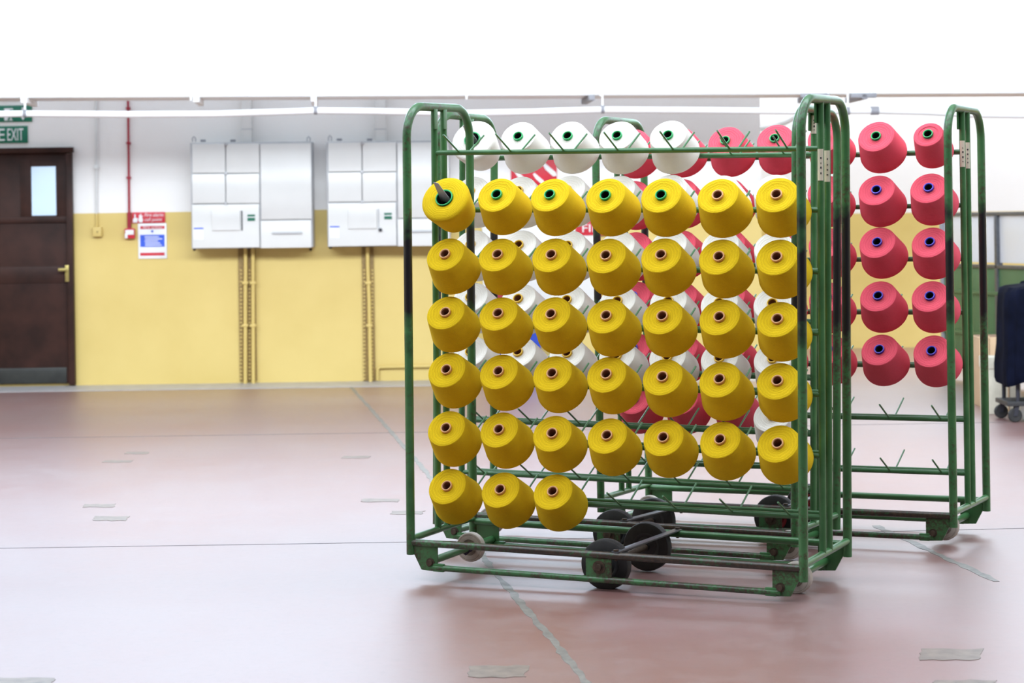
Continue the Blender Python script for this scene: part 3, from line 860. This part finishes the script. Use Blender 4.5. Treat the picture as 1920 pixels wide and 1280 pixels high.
for i in range(1, 7):
    for k in range(7):
        if i == 6 and k > 2: continue
        core = 'core_green' if i == 1 and k < 5 else 'core_peach'
        rev = (i == 1 and k == 0)
        cw = 'green' if core == 'core_green' else 'peach'
        lab = 'yellow yarn cone, %s yellow row from the top, %s from the left' % (ORD[i - 1], ORD[k])
        if rev: lab = 'reversed yellow yarn cone with wide green mouth and plastic strip'
        r_ = cone(TA, 'yellow', core, i, k, lab, 'yellow cones on the front trolley', (.135, .060) if not rev else (.132, .050), rev=rev, elev=36 if not rev else 30)
        if rev: film_sleeve(*r_, 'grey plastic strip standing in the reversed yellow cone')
for i in range(0, 6):
    for k in range(7):
        if i == 0 and k > 4: continue
        if i == 5 and k != 6: continue
        rev = (i == 0 and k == 0)
        core = 'core_green' if i == 0 else 'core_gold'
        lab = 'white yarn cone, %s white row from the top, %s from the left' % (ORD[i], ORD[k])
        if i == 5: lab = 'lone white yarn cone low at the right of middle trolley'
        if rev: lab = 'reversed white yarn cone with wide green mouth and plastic strip'
        r_ = cone(TC, 'white', core, i, k, lab, 'white cones on the middle trolley', (.143, .080) if not rev else (.125, .075), rev=rev, elev=36 if not rev else 30)
        if rev: film_sleeve(*r_, 'grey plastic strip standing in the reversed white cone')
for i in range(0, 6):
    for k in range(7):
        if i == 5 and k not in (0, 1, 2): continue
        core = 'core_green' if i == 0 else 'core_blue'
        lab = 'pink yarn cone, %s pink row from the top, %s from the left' % (ORD[i], ORD[k])
        sm = .80 if (i == 0 and k == 6) else 1.0
        if sm < 1: lab = 'smaller pink yarn cone, top row at the far right'
        cone(TB, 'pink', core, i, k, lab, 'pink cones on the rear trolley', (.135, .072), small=sm, du=.014, elev=35)

# ------------------------------------------------------------------ right hand background
P0 = Vector((at(1772, 600, 18.4).x, 18.4, 0)); P1 = P0 + Vector((.75, -2.7, 0))
dv = P1 - P0; pl = dv.length
part = tag(empty('low_partition', P0, (0, 0, math.atan2(dv.y, dv.x))), 'low green partition with frosted panes behind the rear trolley', 'partition')
zg, zt_ = 0.905, 1.31
nb = 3
for k in range(nb):
    a, b = pl * k / nb, pl * (k + 1) / nb
    MB().box((a + b) / 2, 0, (.11 + zg) / 2, b - a - .012, .03, zg - .11, .004).build('green_panel', 'green_panel', part)
    MB().box((a + b) / 2, 0, (zg + zt_) / 2 + .01, b - a - .05, .012, zt_ - zg - .04, .002).build('pane', 'frost', part)
for k in range(nb + 1):
    MB().box(pl * k / nb, -.004, (.08 + zt_) / 2, .045, .05, zt_ - .08, .004).build('post', 'grey_metal' if k == 0 else 'steel', part)
for zz in (zg, zt_): MB().box(pl / 2, -.004, zz, pl + .04, .05, .028, .004).build('rail', 'steel', part)
for zz in (.38, .70): MB().box(pl / 2, -.024, zz, pl, .02, .028, .004).build('green_rail', 'green_panel', part)
for k in range(nb + 1):
    MB().lathe([(0, -.015), (.045, -.015), (.05, -.01), (.05, .01), (.045, .015), (0, .015)], 20, Matrix.Translation((pl * k / nb, 0, .05)) @ RX).build('castor', 'rubber', part)

def carton(name, x0, x1, y0, y1, dep, mat, label, flaps=False):
    b = fl((x0 + x1) / 2, y1); d = b.y
    l, r = at(x0, y1, d).x, at(x1, y1, d).x; t = at((x0 + x1) / 2, y0, d).z
    e = tag(empty(name, (b.x, d, 0)), label, 'box')
    reparent(wbox('body', mat, (l, d, 0), (r, d + dep, t), None, .006), e)
    if flaps:
        reparent(wbox('flap', mat, (l, d - .006, t - .01), (l + (r - l) * .32, d, t + .01)), e)
        reparent(wbox('inside', 'card_dark', (l + .02, d + .02, t - .002), (r - .02, d + dep - .02, t + .002)), e)
        reparent(wbox('seam', 'card_dark', (l + (r - l) * .30, d - .003, .0), (l + (r - l) * .32, d + .001, t)), e)
    else:
        reparent(wbox('lid_band', mat, (l - .006, d - .006, t - .07), (r + .006, d + dep, t + .004), None, .004), e)
        reparent(wbox('fold', 'card', (l + (r - l) * .6, d - .008, .02), (l + (r - l) * .63, d, t - .07)), e)
    return e
carton('cardboard_box', 1838, 1898, 632, 762, .35, 'card', 'tall brown cardboard box behind the navy cart', True)
carton('white_carton', 1853, 1915, 671, 776, .25, 'sack', 'cream carton standing in front of the cardboard box')

# navy cloth on a small steel cart
cb = fl(1905, 790); cd = cb.y
e = tag(empty('steel_cart', (cb.x, cd, 0)), 'small dark steel cart on castors at right edge', 'cart')
def cpos(px, z, d): return Vector((at(px, 700, d).x, d, z))
zs = .105
for (xa, d0) in ((1876, cd + .25), (1902, cd - .05), (1990, cd + .25), (2015, cd - .05)):
    p = cpos(xa, 0, d0)
    reparent(MB().tube([p + Vector((.02, 0, zs)), p + Vector((.02, 0, .75))], .013, 10).build('post', 'ink'), e)
    reparent(MB().lathe([(0, -.014), (.038, -.014), (.044, -.009), (.044, .009), (.038, .014), (0, .014)], 22, Matrix.Translation(p + Vector((0, 0, .044))) @ RX).build('castor', 'rubber'), e)
    reparent(MB().prism([(-.012, .04), (.012, .04), (.025, zs), (-.005, zs)], .04, Matrix.Translation(p)).build('castor_fork', 'ink'), e)
a, b = cpos(1876, zs, cd + .25), cpos(2015, zs, cd - .05)
reparent(MB().box((a.x + b.x) / 2, (a.y + b.y) / 2, zs + .012, b.x - a.x + .06, .36, .028, .004).build('deck', 'wheel_hub'), e)
# draped cloth: lofted closed rings with folds
m = MB()
x0, x1 = at(1881, 600, cd).x, at(2030, 600, cd).x
cx, hw = (x0 + x1) / 2, (x1 - x0) / 2
rings = []
ns = 72
for j, (z, kx, ky) in enumerate(((.24, 1.0, 1.0), (.27, 1.04, 1.06), (.36, 1.05, 1.05), (.48, 1.00, 1.0), (.60, .99, 1.0), (.70, .985, .98), (.78, .97, .95), (.825, .93, .86), (.85, .80, .70), (.862, .4, .4))):
    ring = []
    for s in range(ns):
        a = 2 * math.pi * s / ns
        ex = .55
        sx = math.copysign(abs(math.cos(a)) ** ex, math.cos(a)); sy = math.copysign(abs(math.sin(a)) ** ex, math.sin(a))
        fold = 1 + (.035 * math.sin(a * 9 + j * .35) + .02 * math.sin(a * 17 + 1.3)) * (1 - j / 12)
        ring.append(m.bm.verts.new((cx + hw * kx * sx * fold, cd + .1 + .24 * ky * sy * fold, z + .02 * math.sin(a * 3 + .5) * (1 if j < 8 else .3) + (.03 if j > 6 and math.cos(a) > -.2 else 0))))
    rings.append(ring)
for r0, r1 in zip(rings, rings[1:]):
    for s in range(ns): m.bm.faces.new((r0[s], r0[(s + 1) % ns], r1[(s + 1) % ns], r1[s]))
m.bm.faces.new(rings[-1])
tag(m.build('navy_cloth', 'navy'), 'dark navy cloth draped over the steel cart', 'cloth')
